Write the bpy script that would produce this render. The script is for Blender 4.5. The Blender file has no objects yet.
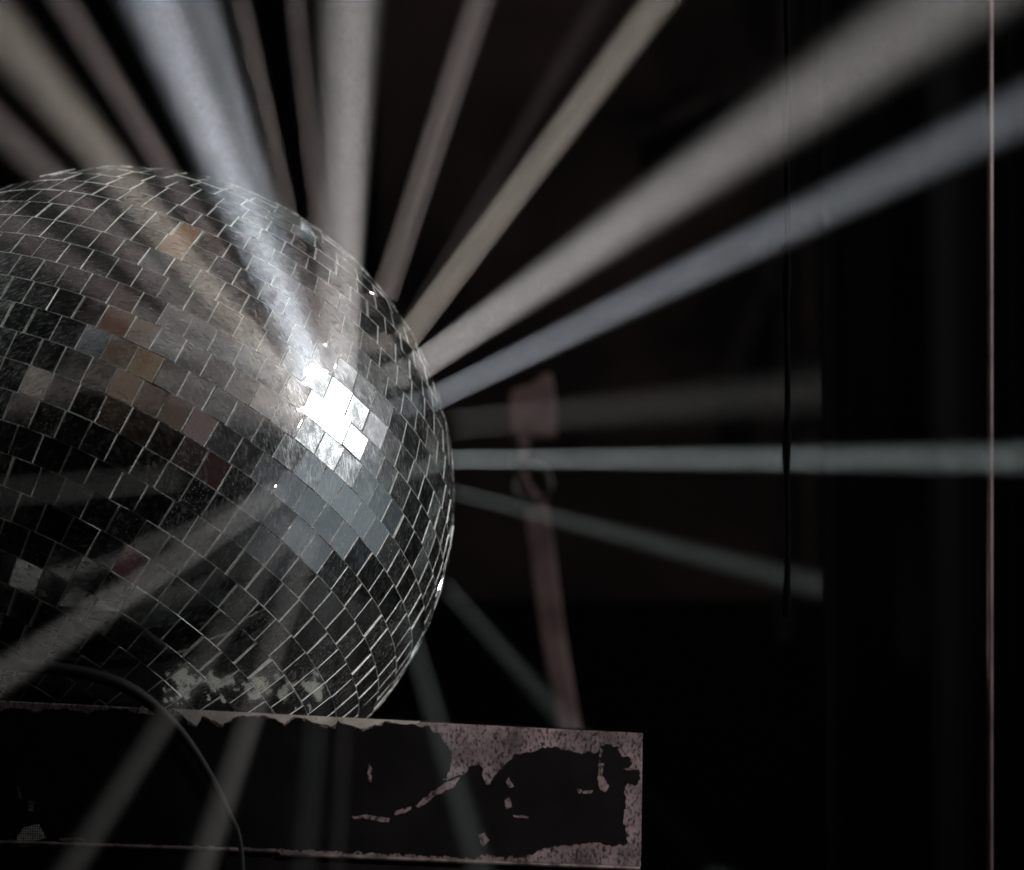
import bpy, bmesh, math, random
from mathutils import Vector, Matrix, noise
from mathutils.geometry import tessellate_polygon
random.seed(7)
S = bpy.context.scene
COL = S.collection
PI = math.pi

# ------------------------------------------------------------------ camera
FPX, DIST, R = 3954.0, 3.0, 0.25
PITCH = math.radians(4.0)
right = Vector((1, 0, 0)); fwd = Vector((0, math.cos(PITCH), math.sin(PITCH))); up = right.cross(fwd)
def ray(x, y):
    return (right * ((x - 512) / FPX) + up * ((435 - y) / FPX) + fwd)
CAM = -ray(125.2, 496.3) * DIST                      # the ball's centre is the origin
cam = bpy.data.cameras.new('camera'); co = bpy.data.objects.new('camera', cam); COL.objects.link(co)
co.matrix_world = Matrix.Translation(CAM) @ Matrix((right, up, -fwd)).transposed().to_4x4()
cam.sensor_width = 36.0; cam.lens = FPX * 36.0 / 1024.0
cam.clip_start = 0.05; cam.clip_end = 100
cam.dof.use_dof = True; cam.dof.focus_distance = DIST - 0.17; cam.dof.aperture_fstop = 4.4
S.camera = co

def at(x, y, Y):                                      # point of the plane at depth Y seen at x, y
    d = ray(x, y); return CAM + d * ((Y - CAM.y) / d.y)
def on_ball(x, y):
    d = ray(x, y).normalized(); b = CAM.dot(d); q = b * b - (CAM.length_squared - R * R)
    if q < 0: q = 0
    return (CAM + d * (-b - math.sqrt(q))).normalized()

vz = CAM.normalized(); vx = (right - right.dot(vz) * vz).normalized(); vy = vz.cross(vx)
AX = (vx * 0.4406 + vy * 0.8029 - vz * 0.4015).normalized()

# ------------------------------------------------------------------ colour management, render
S.view_settings.view_transform = 'Standard'; S.view_settings.look = 'None'
S.view_settings.exposure = 0; S.view_settings.gamma = 1
S.render.engine = 'CYCLES'
cy = S.cycles
cy.use_denoising = True
cy.volume_bounces = 0; cy.max_bounces = 8; cy.diffuse_bounces = 2; cy.glossy_bounces = 5
cy.volume_max_steps = 256
cy.sample_clamp_indirect = 4

# ------------------------------------------------------------------ world: invented glow patches coloured to give chosen mirrors their reflections
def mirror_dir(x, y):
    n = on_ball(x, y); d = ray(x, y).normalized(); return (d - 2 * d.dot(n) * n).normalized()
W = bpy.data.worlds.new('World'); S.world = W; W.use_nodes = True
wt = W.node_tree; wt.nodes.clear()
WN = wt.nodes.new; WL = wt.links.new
tc = WN('ShaderNodeTexCoord')
def c3(c): return (c[0], c[1], c[2], 1)
# (ball point that mirrors it, inner angle, outer angle, colour)
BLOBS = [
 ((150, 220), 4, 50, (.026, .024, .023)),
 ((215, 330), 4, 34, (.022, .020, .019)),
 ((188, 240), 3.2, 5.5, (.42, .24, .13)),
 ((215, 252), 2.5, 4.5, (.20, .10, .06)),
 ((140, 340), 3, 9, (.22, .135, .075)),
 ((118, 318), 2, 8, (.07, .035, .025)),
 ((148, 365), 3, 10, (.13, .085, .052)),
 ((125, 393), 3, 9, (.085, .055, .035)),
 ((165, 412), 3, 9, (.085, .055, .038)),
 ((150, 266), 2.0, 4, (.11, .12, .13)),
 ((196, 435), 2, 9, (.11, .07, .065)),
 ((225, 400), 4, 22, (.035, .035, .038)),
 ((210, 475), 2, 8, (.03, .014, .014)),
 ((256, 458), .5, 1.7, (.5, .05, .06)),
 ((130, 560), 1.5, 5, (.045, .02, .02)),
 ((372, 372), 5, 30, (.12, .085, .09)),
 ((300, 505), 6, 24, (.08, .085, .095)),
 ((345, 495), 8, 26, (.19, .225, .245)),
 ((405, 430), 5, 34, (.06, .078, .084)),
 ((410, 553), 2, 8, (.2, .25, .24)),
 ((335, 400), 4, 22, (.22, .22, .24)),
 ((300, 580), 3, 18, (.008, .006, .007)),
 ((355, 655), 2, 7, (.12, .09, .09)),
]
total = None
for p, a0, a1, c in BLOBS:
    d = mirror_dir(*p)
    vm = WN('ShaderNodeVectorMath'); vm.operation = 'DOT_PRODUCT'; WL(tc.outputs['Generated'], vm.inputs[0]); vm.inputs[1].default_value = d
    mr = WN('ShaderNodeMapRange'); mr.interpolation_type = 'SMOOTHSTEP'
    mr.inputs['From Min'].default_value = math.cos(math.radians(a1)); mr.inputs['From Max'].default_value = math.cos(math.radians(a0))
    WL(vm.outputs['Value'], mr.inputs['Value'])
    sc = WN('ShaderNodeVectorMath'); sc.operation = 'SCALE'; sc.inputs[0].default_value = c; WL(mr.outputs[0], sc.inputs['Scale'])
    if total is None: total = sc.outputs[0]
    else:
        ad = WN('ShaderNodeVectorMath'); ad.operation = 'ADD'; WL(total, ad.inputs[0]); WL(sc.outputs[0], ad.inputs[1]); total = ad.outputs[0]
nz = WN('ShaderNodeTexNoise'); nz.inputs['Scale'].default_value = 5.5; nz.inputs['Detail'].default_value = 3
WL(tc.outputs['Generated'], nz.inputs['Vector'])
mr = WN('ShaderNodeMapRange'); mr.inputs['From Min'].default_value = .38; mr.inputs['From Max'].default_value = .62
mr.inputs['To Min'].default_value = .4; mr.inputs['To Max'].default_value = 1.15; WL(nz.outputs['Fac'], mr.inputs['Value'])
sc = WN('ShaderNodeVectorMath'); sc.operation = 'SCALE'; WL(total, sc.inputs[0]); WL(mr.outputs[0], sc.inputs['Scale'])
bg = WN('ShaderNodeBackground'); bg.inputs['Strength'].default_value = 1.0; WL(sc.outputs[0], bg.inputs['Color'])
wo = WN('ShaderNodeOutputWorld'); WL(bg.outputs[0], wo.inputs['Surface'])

# ------------------------------------------------------------------ lamps
def lamp(name, kind, loc, aim, power, color=(1, 1, 1), **kw):
    l = bpy.data.lights.new(name, kind); l.energy = power; l.color = color
    for k, v in kw.items(): setattr(l, k, v)
    o = bpy.data.objects.new(name, l); COL.objects.link(o); o.location = loc
    o.rotation_euler = (Vector(aim) - Vector(loc)).to_track_quat('-Z', 'Y').to_euler()
    return o
kd = mirror_dir(325, 418)
lamp('key_lamp', 'AREA', kd * 2.2, (0, 0, 0), 4.4, (1, .985, .97), shape='DISK', size=.60, spread=math.radians(70))
lamp('left_fill', 'SPOT', (-1.9, 0.05, 1.5), (0, 0, 0.05), 185, (1, 1, .98), spot_size=math.radians(14), spot_blend=.5, shadow_soft_size=.06)  # added fill with no source on this side, brightens joints and dust
lamp('top_lamp', 'SPOT', (0.6, 2.0, 1.15), (0.0, 0.0, 0.05), 110, (.93, .97, 1), spot_size=math.radians(15), spot_blend=.5, shadow_soft_size=.02)
lamp('panel_fill', 'SPOT', (1.2, -2.2, .7), at(560, 780, -.2), 95, (1, .86, .86), spot_size=math.radians(13), spot_blend=.8, shadow_soft_size=.06)  # added spot with no such fitting, brightens the bare front metal
lamp('wall_fill', 'SPOT', (.3, -.2, 1.9), at(800, 60, 1.2), 42, (1, .84, .80), spot_size=math.radians(40), spot_blend=1.0, shadow_soft_size=.05)  # added spot out of view, brightens the upper background

# beams, added lamps standing in for light mirrored into the haze: (start, through, depth per run, tile size px, spread deg, colour, brightness 0-1)
GREY = (1, .96, .93); BROWN = (1, .84, .80); BLUE = (.86, .92, 1); TEAL = (.86, .97, .96); TAN = (1, .88, .77)
BEAMS = [
 ((300, 432), (20, 232), .75, 30, 3.5, BROWN, .16),
 ((303, 428), (12, 140), .75, 30, 3.0, BROWN, .26),
 ((302, 412), (20, 55), .75, 32, 5.0, TAN, .60),
 ((306, 408), (62, 0), .7, 26, 2.2, BROWN, .24),
 ((308, 384), (152, 0), .65, 40, 6.5, BLUE, 1.5),
 ((312, 372), (200, 0), .62, 30, 3.6, BLUE, .55),
 ((320, 372), (240, 0), .5, 22, 1.8, BROWN, .20),
 ((327, 350), (295, 0), .4, 24, 1.6, BROWN, .17),
 ((331, 375), (346, 0), .5, 54, 6.2, GREY, .95),
 ((378, 300), (478, 0), .15, 40, 2.4, BROWN, .28),
 ((383, 298), (480, 0), .15, 9, .5, TAN, .10),
 ((404, 328), (600, 0), .1, 20, 4.0, BROWN, .035),
 ((400, 344), (660, 0), .15, 34, 2.6, TAN, .55),
 ((412, 370), (950, 0), .55, 38, 7.0, GREY, .68),
 ((425, 402), (1010, 116), .5, 32, 4.0, BLUE, .46),
 ((449, 425), (800, 393), -1.1, 34, 6.0, GREY, .06),
 ((446, 460), (1024, 458), -.02, 26, 3.0, TEAL, .32),
 ((449, 492), (785, 577), -1.1, 20, 3.4, TEAL, .07),
 ((440, 585), (545, 700), -5.0, 24, 1.4, TEAL, .018),
 ((398, 610), (475, 860), 1.7, 28, 1.8, TEAL, .04),
 ((325, 560), (303, 860), .9, 28, 1.6, TEAL, .022),
 ((308, 530), (203, 860), .9, 26, 2.0, GREY, .11),
 ((290, 520), (75, 860), .85, 24, 2.0, GREY, .07),
 ((348, 575), (338, 860), 1.0, 18, 1.2, GREY, .014),
 ((280, 490), (0, 676), .66, 30, 3.2, GREY, .155),
 ((180, 478), (0, 492), .9, 28, 2.2, GREY, .035),
]
KB = 1.0
for (s, e, dz, w, sp, c, b) in BEAMS:
    n = on_ball(*s); p = n * (R + .004)
    run = math.hypot(e[0] - s[0], e[1] - s[1]) / 1318
    d = (at(e[0], e[1], p.y - dz * run) - p).normalized()
    size = w / 1318
    side = d.cross(vz).normalized()
    P = KB * b * (size + math.radians(sp) * .15) * 1400
    if b > .13:                                      # the strong ones get extra offset lamps to add streaks
        for off, fw, fp, tw in ((0, .80, .62, 0), (-.2, .42, .17, -.12), (.24, .34, .13, .12), (.05, .24, .08, .03)):
            aim = (d + side * math.radians(sp) * tw).normalized()
            lamp('beam_standin', 'AREA', p + side * size * off, p + side * size * off + aim, P * fp, c, shape='DISK', size=size * fw, spread=math.radians(sp * (.3 + 1.05 * fw)))
    else:
        lamp('beam_standin', 'AREA', p, p + d, P, c, shape='DISK', size=size, spread=math.radians(sp))

# ------------------------------------------------------------------ helpers
def tag(o, label=None, cat=None, group=None, kind=None):
    for k, v in (('label', label), ('category', cat), ('group', group), ('kind', kind)):
        if v: o[k] = v
    return o
def empty(name, loc):
    o = bpy.data.objects.new(name, None); COL.objects.link(o); o.location = loc; o.empty_display_size = .02; return o
def build(name, verts, faces, mats, parent=None, midx=None, smooth=False):
    me = bpy.data.meshes.new(name); me.from_pydata([tuple(v) for v in verts], [], faces); me.update()
    for m in (mats if isinstance(mats, (list, tuple)) else [mats]): me.materials.append(m)
    if midx: me.polygons.foreach_set('material_index', midx)
    if smooth: me.polygons.foreach_set('use_smooth', [True] * len(me.polygons))
    o = bpy.data.objects.new(name, me); COL.objects.link(o)
    if parent:
        o.parent = parent; o.matrix_parent_inverse = Matrix.Translation(-parent.location)
    return o
class G:                                              # collects shapes for one mesh
    def __init__(s): s.v = []; s.f = []
    def add(s, v, f):
        k = len(s.v); s.v += [Vector(a) for a in v]; s.f += [tuple(i + k for i in a) for a in f]
    def box(s, lo, hi):
        x0, y0, z0 = lo; x1, y1, z1 = hi
        s.add([(x0,y0,z0),(x1,y0,z0),(x1,y1,z0),(x0,y1,z0),(x0,y0,z1),(x1,y0,z1),(x1,y1,z1),(x0,y1,z1)],
              [(0,3,2,1),(4,5,6,7),(0,1,5,4),(1,2,6,5),(2,3,7,6),(3,0,4,7)])
    def prism(s, pts, back):                          # front outline (list of points) pushed by vector back
        n = len(pts); p = [Vector(a) for a in pts]; q = [a + back for a in p]
        s.add(p + q, [tuple(range(n)), tuple(reversed(range(n, 2 * n)))] + [(i, i + n, (i + 1) % n + n, (i + 1) % n) for i in range(n)])
    def tube(s, pts, rad, n=12, closed=False):
        P = [Vector(a) for a in pts]; m = len(P); rr = rad if isinstance(rad, (list, tuple)) else [rad] * m
        v = []; f = []
        ref = None
        for i, a in enumerate(P):
            if closed: t = (P[(i + 1) % m] - P[i - 1])
            else: t = P[min(i + 1, m - 1)] - P[max(i - 1, 0)]
            t.normalize()
            if ref is None: ref = t.orthogonal().normalized()
            ref = (ref - ref.dot(t) * t).normalized(); b = t.cross(ref)
            for k in range(n):
                an = 2 * PI * k / n; v.append(a + (ref * math.cos(an) + b * math.sin(an)) * rr[i])
        for i in range(m if closed else m - 1):
            for k in range(n):
                j = (i + 1) % m; f.append((i*n + k, i*n + (k+1) % n, j*n + (k+1) % n, j*n + k))
        if not closed: f += [tuple(reversed(range(n))), tuple(range((m-1)*n, m*n))]
        s.add(v, f)
    def done(s, name, mat, parent=None, smooth=False):
        return build(name, s.v, s.f, mat, parent, smooth=smooth)
def spline(pts, k=10):                                # Catmull-Rom through points
    P = [Vector(p) for p in pts]; P = [2*P[0]-P[1]] + P + [2*P[-1]-P[-2]]; out = []
    for i in range(1, len(P) - 2):
        for j in range(k):
            t = j / k; a, b, c, d = P[i-1:i+3]
            out.append(.5 * ((2*b) + (c-a)*t + (2*a-5*b+4*c-d)*t*t + (3*b-3*c+d-a)*t**3))
    return out + [P[-2]]

# ------------------------------------------------------------------ materials
def mat(name):
    m = bpy.data.materials.new(name); m.use_nodes = True; t = m.node_tree
    return m, t, t.nodes['Principled BSDF'], t.nodes.new, t.links.new
def ramp(N, stops):
    r = N('ShaderNodeValToRGB'); e = r.color_ramp.elements
    e[0].position, e[0].color = stops[0][0], c3(stops[0][1]); e[1].position, e[1].color = stops[-1][0], c3(stops[-1][1])
    for p, c in stops[1:-1]: x = e.new(p); x.color = c3(c)
    return r
def noisy(name, c0, c1, scale, rough=.6, metal=0, detail=8, lo=.35, hi=.65, bump=.2, dist=.001):
    m, t, b, N, L = mat(name); tc = N('ShaderNodeTexCoord')
    nz = N('ShaderNodeTexNoise'); nz.inputs['Scale'].default_value = scale; nz.inputs['Detail'].default_value = detail
    L(tc.outputs['Object'], nz.inputs['Vector'])
    r = ramp(N, [(lo, c0), (hi, c1)]); L(nz.outputs['Fac'], r.inputs['Fac']); L(r.outputs[0], b.inputs['Base Color'])
    b.inputs['Roughness'].default_value = rough; b.inputs['Metallic'].default_value = metal
    bm_ = N('ShaderNodeBump'); bm_.inputs['Strength'].default_value = bump; bm_.inputs['Distance'].default_value = dist
    L(nz.outputs['Fac'], bm_.inputs['Height']); L(bm_.outputs[0], b.inputs['Normal'])
    return m

def mirror_material():
    m, t, b, N, L = mat('dusty_mirror')
    tc = N('ShaderNodeTexCoord'); at_ = N('ShaderNodeAttribute'); at_.attribute_name = 'tile_value'
    off = N('ShaderNodeVectorMath'); off.operation = 'ADD'
    cmb = N('ShaderNodeVectorMath'); cmb.operation = 'SCALE'; cmb.inputs[0].default_value = (3.1, 7.7, 1.3); L(at_.outputs['Fac'], cmb.inputs['Scale'])
    L(tc.outputs['Object'], off.inputs[0]); L(cmb.outputs[0], off.inputs[1])
    def noise_(scale, detail, rough=.5):
        n = N('ShaderNodeTexNoise'); n.inputs['Scale'].default_value = scale; n.inputs['Detail'].default_value = detail
        n.inputs['Roughness'].default_value = rough; L(off.outputs[0], n.inputs['Vector']); return n
    def mrange(src, a, b_, c, d, smooth=False):
        r = N('ShaderNodeMapRange'); r.inputs[1].default_value = a; r.inputs[2].default_value = b_; r.inputs[3].default_value = c; r.inputs[4].default_value = d
        if smooth: r.interpolation_type = 'SMOOTHSTEP'
        L(src, r.inputs[0]); return r.outputs[0]
    cloud = noise_(105, 8, .68); grain = noise_(900, 3, .6)
    # scratches: stretched noise
    mp = N('ShaderNodeMapping'); mp.inputs['Rotation'].default_value = (.3, .9, .5); mp.inputs['Scale'].default_value = (1, 9, 1)
    L(off.outputs[0], mp.inputs['Vector'])
    scr = N('ShaderNodeTexNoise'); scr.inputs['Scale'].default_value = 160; scr.inputs['Detail'].default_value = 4; L(mp.outputs[0], scr.inputs['Vector'])
    b.inputs['Metallic'].default_value = 1
    b.inputs['Base Color'].default_value = (.60, .61, .60, 1)
    L(mrange(cloud.outputs['Fac'], .35, .7, .02, .10), b.inputs['Roughness'])
    # haze lobe
    g2 = N('ShaderNodeBsdfAnisotropic'); g2.inputs['Color'].default_value = (.60, .64, .66, 1)
    L(mrange(scr.outputs['Fac'], .3, .7, .14, .34), g2.inputs['Roughness'])
    mx = N('ShaderNodeMixShader'); L(mrange(cloud.outputs['Fac'], .40, .68, .18, .55, True), mx.inputs[0])
    L(b.outputs[0], mx.inputs[1]); L(g2.outputs[0], mx.inputs[2])
    # dust
    df = N('ShaderNodeBsdfDiffuse'); df.inputs['Color'].default_value = (.52, .53, .51, 1)
    spots = mrange(grain.outputs['Fac'], .58, .70, 0, .6, True)
    fib = noise_(260, 9, .75)
    film = mrange(fib.outputs['Fac'], .46, .72, .001, .05)
    scm = mrange(scr.outputs['Fac'], .58, .72, 0, .16, True)
    a1 = N('ShaderNodeMath'); a1.operation = 'ADD'; L(spots, a1.inputs[0]); L(film, a1.inputs[1])
    a2 = N('ShaderNodeMath'); a2.operation = 'ADD'; a2.use_clamp = True; L(a1.outputs[0], a2.inputs[0]); L(scm, a2.inputs[1])
    dm = N('ShaderNodeMath'); dm.operation = 'MULTIPLY'; L(a2.outputs[0], dm.inputs[0]); L(mrange(at_.outputs['Fac'], .1, 1, .12, 1.2), dm.inputs[1])
    mx2 = N('ShaderNodeMixShader'); L(dm.outputs[0], mx2.inputs[0]); L(mx.outputs[0], mx2.inputs[1]); L(df.outputs[0], mx2.inputs[2])
    L(mx2.outputs[0], t.nodes['Material Output'].inputs['Surface'])
    # slightly wavy old glass
    bp = N('ShaderNodeBump'); bp.inputs['Strength'].default_value = .05; bp.inputs['Distance'].default_value = .0006
    wv = noise_(60, 2); L(wv.outputs['Fac'], bp.inputs['Height'])
    for x in (b, g2): L(bp.outputs[0], x.inputs['Normal'])
    return m
M_MIR = mirror_material()
M_EDGE = noisy('cut_glass_edge', (.55, .60, .57), (.95, .97, .94), 300, rough=.3)
M_GROUT = noisy('dusty_grout', (.45, .49, .46), (.88, .90, .86), 120, rough=.8)
M_PAINT = noisy('old_black_paint', (.001, .001, .001), (.004, .004, .004), 40, rough=.7, bump=.3)
M_PAINT.node_tree.nodes['Principled BSDF'].inputs['Specular IOR Level'].default_value = .12
M_BLACK = noisy('black_case', (.004, .004, .004), (.012, .011, .011), 30, rough=.6)
M_CABLE = noisy('cable_rubber', (.004, .004, .004), (.008, .008, .008), 60, rough=.65)
M_CABLE.node_tree.nodes['Principled BSDF'].inputs['Specular IOR Level'].default_value = .2

def bare_metal(name, c0, c1, speck):
    m, t, b, N, L = mat(name); tc = N('ShaderNodeTexCoord')
    n1 = N('ShaderNodeTexNoise'); n1.inputs['Scale'].default_value = 45; n1.inputs['Detail'].default_value = 8; L(tc.outputs['Object'], n1.inputs['Vector'])
    mp = N('ShaderNodeMapping'); mp.inputs['Scale'].default_value = (1, 1, .6); L(tc.outputs['Object'], mp.inputs['Vector'])
    n2 = N('ShaderNodeTexNoise'); n2.inputs['Scale'].default_value = 480; n2.inputs['Detail'].default_value = 8; n2.inputs['Roughness'].default_value = .65; L(mp.outputs[0], n2.inputs['Vector'])
    r1 = ramp(N, [(.3, c0), (.7, c1)]); L(n1.outputs['Fac'], r1.inputs['Fac'])
    r2 = ramp(N, [(speck, (1, 1, 1)), (speck + .12, (.04, .04, .04))]); L(n2.outputs['Fac'], r2.inputs['Fac'])
    mx = N('ShaderNodeMix'); mx.data_type = 'RGBA'; mx.blend_type = 'MULTIPLY'; mx.inputs[0].default_value = 1
    L(r1.outputs[0], mx.inputs[6]); L(r2.outputs[0], mx.inputs[7]); L(mx.outputs[2], b.inputs['Base Color'])
    b.inputs['Roughness'].default_value = .6; b.inputs['Metallic'].default_value = .3
    bp = N('ShaderNodeBump'); bp.inputs['Strength'].default_value = .5; bp.inputs['Distance'].default_value = .0006; L(n2.outputs['Fac'], bp.inputs['Height']); L(bp.outputs[0], b.inputs['Normal'])
    return m
M_BARE = bare_metal('bare_primer_metal', (.08, .062, .064), (.36, .29, .295), .49)
M_PALE = bare_metal('pale_worn_metal', (.30, .31, .27), (.66, .66, .60), .60)

# ------------------------------------------------------------------ mirror ball
e1 = (vz - vz.dot(AX) * AX).normalized(); e2 = AX.cross(e1)
def latlon(n):
    return math.degrees(math.asin(n.dot(AX))), math.degrees(math.atan2(n.dot(e2), n.dot(e1)))
def dirv(la, lo):
    la, lo = math.radians(la), math.radians(lo)
    return (e1 * math.cos(lo) + e2 * math.sin(lo)) * math.cos(la) + AX * math.sin(la)
bounds = [-.4]
while bounds[-1] < 84: bounds.append(bounds[-1] + 4.80)
while bounds[0] > -84: bounds.insert(0, bounds[0] - 4.97)
TW = 4.6
EDGE_PTS = [(77,226),(107.6,200),(43,182),(22,256),(91,255),(91.5,470),(136,462),(139,532),(160,476),(70,525),(212,353),(282,368),(228,423),(407,514),(417,530),(371,627),(343,690),(365,695),(395,630),
  (237,365),(260,353),(225,390),(248,405),(259,383),(281,395),(295,408),(229,423),(251,439),(270,420),(292,434),(208,439)]
PH = {}
for q in EDGE_PTS:
    la, lo = latlon(on_ball(*q))
    for i in range(len(bounds) - 1):
        if bounds[i] <= la < bounds[i + 1]: PH.setdefault(i, []).append(lo)
def tilt_for(x, y): return None
gv, gf, gm, gval = [], [], [], []
for i in range(len(bounds) - 1):
    l0, l1 = bounds[i], bounds[i + 1]; lm = (l0 + l1) / 2
    N_ = max(3, round(360 * math.cos(math.radians(lm)) / TW)); st = 360 / N_
    ph = PH[i][0] if i in PH else random.uniform(0, st)
    cuts = [ph + k * st + (0 if abs(((ph + k*st - ph + 180) % 360) - 180) < .1 else random.gauss(0, .022) * st) for k in range(N_)]
    for k in range(N_):
        a = cuts[k]; b = cuts[k + 1] if k + 1 < N_ else cuts[0] + 360
        hgap = .40 + random.random() * .3 + (random.random() < .09) * random.uniform(1.0, 3.2)     # mm between neighbours
        vgap = .30 + random.random() * .2 + (random.random() < .05) * random.uniform(.4, 1.2)
        c = dirv(lm, (a + b) / 2); tu = AX.cross(c).normalized(); tv = c.cross(tu)
        wj = lambda la: math.radians(b - a) * math.cos(math.radians(la)) * R / 2 - hgap / 2000
        hv = math.radians(l1 - l0) * R / 2 - vgap / 2000
        sk = random.gauss(0, .010)
        # chips of wider gap: skew
        top0, top1 = wj(l0 + .6), wj(l1 - .6)
        tx, ty = random.gauss(0, .013), random.gauss(0, .013)
        nrm = (c + tu * tx + tv * ty).normalized()
        rot = c.rotation_difference(nrm)
        roll = Matrix.Rotation(random.gauss(0, .008), 3, c)
        base = c * (R * .9978 + random.gauss(0, .00012))
        cor = [(-top0, -hv), (top0, -hv), (top1 + sk * hv, hv), (-top1 + sk * hv, hv)]
        P = [base + rot @ (roll @ (tu * x + tv * y)) for x, y in cor]
        Q = [p - c * .0032 for p in P]
        bev = .00016; beu = random.uniform(.18, .52) * .001
        PI_ = [base + rot @ (roll @ (tu * (x - math.copysign(beu, x)) + tv * (y - math.copysign(bev, y)))) + c * .00045 for x, y in cor]
        k0 = len(gv); gv += PI_ + P + Q
        val = random.random()
        gf.append((k0, k0+1, k0+2, k0+3)); gm.append(0); gval.append(val)
        for s in range(4):
            s2 = (s + 1) % 4
            gf.append((k0+4+s, k0+4+s2, k0+s2, k0+s)); gm.append(1); gval.append(val)
            gf.append((k0+8+s, k0+8+s2, k0+4+s2, k0+4+s)); gm.append(1); gval.append(val)
ball = empty('mirror_ball', (0, 0, -R))
tag(ball, 'large dusty mirror ball of small square tiles, sunk behind the peeling case panel', 'disco ball')
tiles = build('mirror_tiles', gv, gf, [M_MIR, M_EDGE], ball, gm)
at_ = tiles.data.attributes.new('tile_value', 'FLOAT', 'FACE'); at_.data.foreach_set('value', gval)
bm = bmesh.new(); bmesh.ops.create_uvsphere(bm, u_segments=128, v_segments=64, radius=R - .0011)
me = bpy.data.meshes.new('core'); bm.to_mesh(me); bm.free(); me.materials.append(M_GROUT)
me.polygons.foreach_set('use_smooth', [True] * len(me.polygons))
core = bpy.data.objects.new('core', me); COL.objects.link(core); core.parent = ball; core.matrix_parent_inverse = Matrix.Translation(-ball.location)

# ------------------------------------------------------------------ equipment case: peeling front panel, top plate with the round hole, body
YP = -.235                                            # front face of the panel
TL, TR, BR, BL = (-420, 679), (643, 733), (641, 867), (-420, 826)
def pp(x, y, dy=0): return at(x, y, YP) + Vector((0, dy, 0))
case = empty('equipment_case', (at(200, 780, YP).x, 0, -.95))
tag(case, 'battered black case with peeling paint on its low front panel, holding the mirror ball', 'case')
g = G(); g.prism([pp(*TL), pp(*TR), pp(*BR), pp(*BL)], Vector((0, .004, 0)))
panel = build('front_panel', g.v, g.f, [M_BARE, M_BLACK], case, [0, 1, 1, 1, 1, 1])
bmod = panel.modifiers.new('b', 'BEVEL'); bmod.width = .0008; bmod.segments = 2
def rag(poly, step=1.7, amp=1.6, seed=0, keep=()):    # ragged outline in px
    out = []
    for i, p in enumerate(poly):
        q = poly[(i + 1) % len(poly)]; L_ = math.hypot(q[0]-p[0], q[1]-p[1]); n = max(1, int(L_ / step))
        for k in range(n):
            t = k / n; x, y = p[0] + (q[0]-p[0])*t, p[1] + (q[1]-p[1])*t
            if i in keep: out.append((x, y)); continue
            a = noise.noise(Vector((x * .13, y * .13, seed))) * amp * 1.6 + noise.noise(Vector((x * .45, y * .45, seed + 9))) * amp
            a += noise.noise(Vector((x * 1.3, y * 1.3, seed + 31))) * 1.5
            c = noise.noise(Vector((x * 1.1, y * 1.1, seed + 41))) * .9 + noise.noise(Vector((x * .2, y * .2, seed + 20))) * amp * 1.5
            out.append((x + c, y + a))
    return out
def sheet(polys, name, m, parent, dy=.0006, th=.0007, yref=YP):
    g = G()
    for pl in polys:
        pts = [at(x, y, YP) + Vector((0, -dy, 0)) for x, y in pl]
        bm = bmesh.new(); vs = [bm.verts.new(p) for p in pts]
        for tri in tessellate_polygon([[Vector((p.x, p.z, 0)) for p in pts]]):
            try: bm.faces.new([vs[i] for i in tri])
            except ValueError: pass
        r = bmesh.ops.extrude_face_region(bm, geom=bm.faces[:])
        for v in r['geom']:
            if isinstance(v, bmesh.types.BMVert): v.co.y += th
        bmesh.ops.recalc_face_normals(bm, faces=bm.faces[:])
        bm.verts.index_update()
        g.add([v.co.copy() for v in bm.verts], [tuple(v.index for v in f.verts) for f in bm.faces]); bm.free()
    return g.done(name, m, parent)
coat = [(-415,692),(-200,700),(0,711),(14,708),(40,711),(62,708),(90,712),(118,709),(140,713),(170,716),(182,715),(190,724),(197,727),(203,717),(212,723),(222,727),(235,718),(252,715),(262,716),(274,720),
 (285,725),(292,719),(303,719),(320,726),(334,729),(338,722),(352,727),(362,730),(378,726),(386,722),(400,724),(415,724),(428,727),(441,736),(449,747),(452,758),(450,771),(443,781),
 (462,775),(470,768),(478,764),(483,768),(484,783),(489,784),(494,776),(505,764),(513,755),(531,751),(552,747),(570,750),(583,753),(598,752),(600,746),(612,744),(620,750),(630,758),(634,763),(630,767),(622,768),
 (632,770),(639,770),(640,780),(636,787),(628,783),(625,790),(626,804),(623,818),(627,832),(627,845),(612,846),(594,842),(575,845),(556,846),(543,848),(531,855),(520,857),(496,857),(486,853),(478,859),
 (440,856),(380,853),(300,850),(200,846),(100,843),(0,840),(-200,832),(-415,822)]
sheet([rag(coat)], 'paint_coat', M_PAINT, panel)
chips = [[(351,816),(372,815),(390,819),(388,822),(366,819),(352,818)],
 [(394,812),(402,808),(412,806),(411,810),(400,814),(395,815)],
 [(415,806),(428,795),(445,783),(460,777),(455,786),(437,795),(420,807)],
 [(506,782),(509,778),(514,786),(508,787)],[(504,800),(509,797),(512,806),(506,809)],[(513,815),(529,816),(528,818),(514,817)],
 [(479,834),(485,832),(489,840),(484,846),(480,842)],[(577,788),(582,790),(580,794),(578,793)],[(582,791),(593,790),(592,793),(583,794)],
 [(599,760),(603,765),(602,775),(609,785),(606,793),(600,790),(598,778)],[(600,746),(603,750),(601,758),(599,756)],
 [(617,748),(623,750),(628,757),(622,756)],[(369,765),(372,768),(371,782),(368,780)],
 [(17,786),(20,790),(22,798),(20,799)],[(28,800),(34,803),(33,812),(29,810)],[(60,838),(86,838),(86,840),(60,840)]]
for c in chips: sheet([rag(c, 2.5, .8, 3)], 'paint_chip', M_BARE, panel, dy=.0013, th=.0005)
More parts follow.
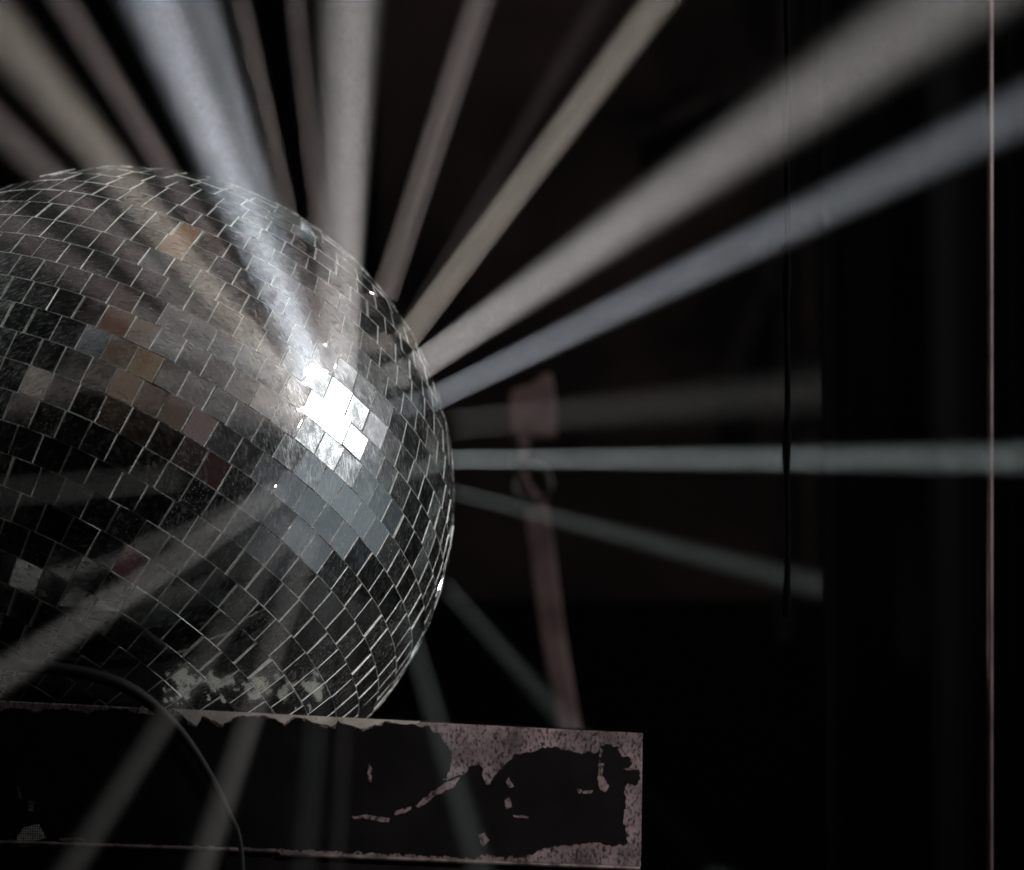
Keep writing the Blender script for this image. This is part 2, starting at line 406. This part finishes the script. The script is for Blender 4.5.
# pale rubbed strip along the upper edge below the ball
strip = [(172,708.5),(255,712.8),(340,717.2),(420,721.3),(418,724),(400,724),(386,721),(378,725),(362,729),(352,726),(338,721),(333,727),(303,718),(292,718),(285,723),(262,715),(235,717),(222,725),(203,716),(197,726),(190,722),(182,714)]
sheet([rag(strip, 3, .8, 5, keep=(0,1,2))], 'worn_strip', M_PALE, panel, dy=.0019, th=.0005)
# torn mesh sticker low on the left
tape = [(17,838),(24,828),(38,824),(44,833),(46,839),(38,840),(30,846),(21,847)]
m, t, b, N, L = mat('dotted_tape'); tcn = N('ShaderNodeTexCoord'); vo = N('ShaderNodeTexVoronoi'); vo.inputs['Scale'].default_value = 620; vo.inputs['Randomness'].default_value = .15
L(tcn.outputs['Object'], vo.inputs['Vector']); r_ = ramp(N, [(.35, (.8, .85, .8)), (.5, (.03, .03, .03))]); L(vo.outputs['Distance'], r_.inputs['Fac']); L(r_.outputs[0], b.inputs['Base Color'])
sheet([rag(tape, 3, .8, 8)], 'torn_sticker', m, case, dy=.0016, th=.0009)
# top plate: sloping like the panel's edge
P0, P1 = at(TL[0], TL[1], YP), at(TR[0], TR[1], YP)
ud = (P1 - P0).normalized(); wd = Vector((0, 1, 0)); npl = ud.cross(wd).normalized()
if npl.z < 0: npl = -npl
org = P0 - npl * .0015 + wd * .010
h = -org.dot(npl); rc = math.sqrt(R * R - h * h) + .0012; cc = -npl * h
def loc2(a, b_): return cc + ud * a + wd * b_
a0 = (P0 - cc).dot(ud); a1 = (P1 - cc).dot(ud); b0 = (org - cc).dot(wd); b1 = .27
nseg = 96; inner = []; outer = []
for k in range(nseg):
    an = 2 * PI * k / nseg; ca, sa = math.cos(an), math.sin(an)
    inner.append((ca * rc, sa * rc))
    ts = []
    if ca > 1e-6: ts.append(a1 / ca)
    if ca < -1e-6: ts.append(a0 / ca)
    if sa > 1e-6: ts.append(b1 / sa)
    if sa < -1e-6: ts.append(b0 / sa)
    tt = min(ts); outer.append((ca * tt, sa * tt))
# snap nearest outer points to the corners
for cxy in ((a0,b0),(a1,b0),(a1,b1),(a0,b1)):
    j = min(range(nseg), key=lambda i: abs((math.atan2(outer[i][1], outer[i][0]) - math.atan2(cxy[1], cxy[0]) + PI) % (2*PI) - PI)); outer[j] = cxy
v = [loc2(*p) for p in inner] + [loc2(*p) for p in outer]; v += [p - npl * .004 for p in v]
f = []
for k in range(nseg):
    j = (k + 1) % nseg; n2 = 2 * nseg
    f += [(k, nseg + k, nseg + j, j), (n2 + k, n2 + j, n2 + nseg + j, n2 + nseg + k), (k, j, n2 + j, n2 + k), (nseg + k, n2 + nseg + k, n2 + nseg + j, nseg + j)]
M_PLATE, t, b, N, L = mat('peeling_plate')                # black paint rubbed away round the hole
tcn = N('ShaderNodeTexCoord'); nn_ = N('ShaderNodeTexNoise'); nn_.inputs['Scale'].default_value = 75; nn_.inputs['Detail'].default_value = 10; nn_.inputs['Roughness'].default_value = .65; L(tcn.outputs['Object'], nn_.inputs['Vector'])
ds = []
for q in (loc2(.075, -.203), loc2(.105, -.190), loc2(.132, -.172), loc2(.157, -.15), loc2(.178, -.125), loc2(-.11, -.205)):
    dn = N('ShaderNodeVectorMath'); dn.operation = 'DISTANCE'; dn.inputs[1].default_value = q; L(tcn.outputs['Object'], dn.inputs[0]); ds.append(dn)
mn = None
for dn in ds:
    if mn is None: mn = dn.outputs['Value']; continue
    k_ = N('ShaderNodeMath'); k_.operation = 'MINIMUM'; L(mn, k_.inputs[0]); L(dn.outputs['Value'], k_.inputs[1]); mn = k_.outputs[0]
mm = N('ShaderNodeMath'); mm.operation = 'MULTIPLY_ADD'; L(mn, mm.inputs[0]); mm.inputs[1].default_value = -9.0; mm.inputs[2].default_value = .03
m2 = N('ShaderNodeMath'); m2.operation = 'ADD'; L(mm.outputs[0], m2.inputs[0]); L(nn_.outputs['Fac'], m2.inputs[1])
rr_ = ramp(N, [(.46, (.003, .003, .003)), (.475, (.42, .43, .38))]); L(m2.outputs[0], rr_.inputs['Fac']); L(rr_.outputs[0], b.inputs['Base Color']); b.inputs['Roughness'].default_value = .7; b.inputs['Specular IOR Level'].default_value = .08
build('top_plate', v, f, M_PLATE, case)
# body under the panel
bt = at(0, 870, YP)
g = G(); g.prism([pp(-420, 829, .004), pp(640, 870, .004), Vector((pp(640, 870).x, YP + .004, -.95)), Vector((pp(-420, 830).x, YP + .004, -.95))], Vector((0, .006, 0)))
xr = pp(640, 870).x; xl = pp(-420, 830).x
g.box((xl, b1 - .01, -.95), (xr, b1, -.20)); g.box((xr - .010, YP + .012, -.95), (xr - .0, b1 - .012, -.20)); g.box((xl, YP + .012, -.95), (xl + .01, b1 - .012, -.16))
g.done('body', M_BLACK, case)
g = G()
q0, q1, q2 = at(-420, 829, YP), at(280, 851, YP), at(640, 868.5, YP)
for a_, b_ in ((q0, at(276, 851, YP)), (q1 + Vector((0,0,-.002)), q2)):
    g.tube([a_ + Vector((0, -.002, 0)), b_ + Vector((0, -.002, 0))], .0016, 8)
g.done('lower_trim', noisy('trim_metal', (.05, .045, .045), (.25, .22, .21), 90, rough=.4, metal=.6), case)

# cable draped over the edge in front of the ball
cp = [(-160,650,-.29),(-60,655,-.285),(0,664,-.28),(50,668,-.277),(100,677,-.275),(135,692,-.27),(165,716,-.262),(190,745,-.255),(212,780,-.252),(228,812,-.252),(240,842,-.256),(243,900,-.262),(240,990,-.27)]
cs = spline([at(x, y, Y) for x, y, Y in cp], 14); g = G(); g.tube(cs, [.0046 - .0028 * max(0, min(1, (i - 70) / 70)) for i in range(len(cs))], 14)
cb = g.done('cable', M_CABLE, None, True); tag(cb, 'thin black cable draped over the peeling case edge at lower left', 'cable')

# ------------------------------------------------------------------ background
M_WALL = noisy('scuffed_dark_wall', (.001, .001, .001), (.032, .024, .023), 3.4, rough=.8, lo=.40, hi=.66, detail=4)
g = G(); w0, w1 = at(380, -200, 1.3), at(820, 600, 1.3)
g.box((w0.x, 1.3, w1.z), (w1.x, 1.34, w0.z))
tag(g.done('wall_panel', M_WALL), 'dark brownish scuffed wall panel in shadow behind the beams', 'wall panel')
for poly, nm, lb in (([(776,-200),(792,-200),(792,640),(777,640)], 'truss_upright', 'black upright bar against the brownish wall panel, in line with the hanging line'),
    ([(764,262),(783,268),(742,380),(716,378)], 'truss_brace', 'short slanted black brace against the brownish wall panel'),
    ([(792,348),(820,348),(820,362),(792,362)], 'truss_crossbar', 'short level black crossbar beside the black upright bar'),
    ([(640,128),(776,52),(776,78),(640,142)], 'truss_diagonal', 'long slanted black bar at upper right between the two widest beams and the top')):
    g = G(); g.prism([at(x, y, 1.24) for x, y in poly], Vector((0, .05, 0))); tag(g.done(nm, M_BLACK), lb, 'truss bar', 'black truss bars')
M_PINK = noisy('dull_red_primer', (.09, .055, .055), (.24, .15, .15), 18, rough=.7)
# upright stand behind the ball
st = empty('support_stand', at(560, 1500, .9)); tag(st, 'blurred dull pink steel upright with clamp and ring, just right of the ball', 'stand')
def px_prism(poly, Y, th, name, m, parent):
    g = G(); g.prism([at(x, y, Y) for x, y in poly], Vector((0, th, 0))); o = g.done(name, m, parent)
    bmod = o.modifiers.new('b', 'BEVEL'); bmod.width = .004; bmod.segments = 3; return o
px_prism([(510,390),(530,384),(546,372),(552,374),(556,402),(556,438),(513,440),(508,415)], .9, .02, 'clamp_plate', M_PINK, st)
px_prism([(520,500),(545,496),(550,520),(554,545),(566,640),(580,724),(585,1500),(560,1500),(556,724),(540,640)], .9, .02, 'upright', M_PINK, st)
px_prism([(536,731),(634,735),(636,1500),(536,1500)], .85, .03, 'beam_stop', M_BLACK, st)  # added block out of sight behind the panel, catches a faint beam
g = G(); c_ = at(532, 484, .87)
g.tube([c_ + Vector((math.cos(k*PI/16)*.018, 0, math.sin(k*PI/16)*.018)) for k in range(32)], .0032, 8, closed=True)
g.done('ring', noisy('dull_steel', (.05,.05,.05), (.12,.12,.11), 30, rough=.4, metal=.7), st, True)
px_prism([(516,436),(530,437),(527,462),(528,480),(542,498),(540,506),(520,506),(515,470)], .885, .02, 'bracket', M_PINK, st)
# hanging cable, black
g = G(); pts = []
for k in range(60):
    y = -120 + k * 12.5; pts.append(at(787 + .6 * math.sin(k * .5), y, -.12))
rad = [.0022 + .0012 * math.exp(-(((k % 13) - 6) / 1.6) ** 2) for k in range(60)]
M_CLOTH = noisy('black_cloth', (.0003,.0003,.0003), (.0007,.0007,.0007), 60, rough=.95)
g.tube(pts, rad, 10); tag(g.done('hanging_chain', M_CLOTH, None, True), 'thin black knotted line hanging in the dark, crossing the level beam', 'hanging line')
# thin pole at the right
g = G(); g.tube([at(990, y, .045) for y in (-160, 200, 400, 560, 2000)], .0024, 14)
tag(g.done('thin_pole', noisy('pink_pole', (.08, .06, .055), (.18, .13, .12), 25, rough=.45), None, True), 'thin upright pinkish pole in front of the black drape', 'pole')
# black drape
g = G(); dv = []; y_ = .12
x0_, x1_ = at(820, 0, y_).x, at(1110, 0, y_).x; zt, zb = at(820, -250, y_).z, -.95
nn = 60
for k in range(nn + 1):
    x = x0_ + (x1_ - x0_) * k / nn; dv.append((x, y_ + .012 * math.sin(k * .22) + .003 * math.sin(k * .5)))
v = [(x, y, z) for z in (zb, zt) for x, y in dv] + [(x, y + .006, z) for z in (zb, zt) for x, y in dv]
n1 = nn + 1; f = []
for k in range(nn):
    f += [(k, k+1, n1+k+1, n1+k), (2*n1+k+1, 2*n1+k, 3*n1+k, 3*n1+k+1), (k+1, k, 2*n1+k, 2*n1+k+1), (n1+k, n1+k+1, 3*n1+k+1, 3*n1+k)]
f += [(0, n1, 3*n1, 2*n1), (nn, 2*n1+nn, 3*n1+nn, n1+nn)]
tag(build('black_drape', v, f, M_CLOTH, None, smooth=True), 'black drape hanging in the dark at the right', 'drape')
# setting
M_VOID = noisy('black_backdrop', (.0004,.0004,.0004), (.001,.001,.001), 2, rough=.95)
g = G(); g.box((-3.5, 2.4, -.96), (4.5, 2.45, 2.6)); tag(g.done('backdrop', M_VOID), kind='structure')
g = G(); g.box((-3.5, -.7, -.96), (4.5, 2.45 - .06, -.951)); tag(g.done('floor', M_VOID), kind='structure')

# ------------------------------------------------------------------ haze
m = bpy.data.materials.new('haze'); m.use_nodes = True; t = m.node_tree; t.nodes.clear()
pv = t.nodes.new('ShaderNodeVolumePrincipled'); pv.inputs['Color'].default_value = (.9, .9, .9, 1); pv.inputs['Density'].default_value = .0014
pv.inputs['Anisotropy'].default_value = 0
ou = t.nodes.new('ShaderNodeOutputMaterial'); t.links.new(pv.outputs[0], ou.inputs['Volume'])
g = G(); g.box((-4.2, -4.0, -1.96), (5.2, 2.8, 3.0)); hz = g.done('haze', m); tag(hz, kind='stuff')

for mn in ('black_cloth', 'black_backdrop', 'black_case', 'scuffed_dark_wall'):
    bpy.data.materials[mn].node_tree.nodes['Principled BSDF'].inputs['Specular IOR Level'].default_value = .05
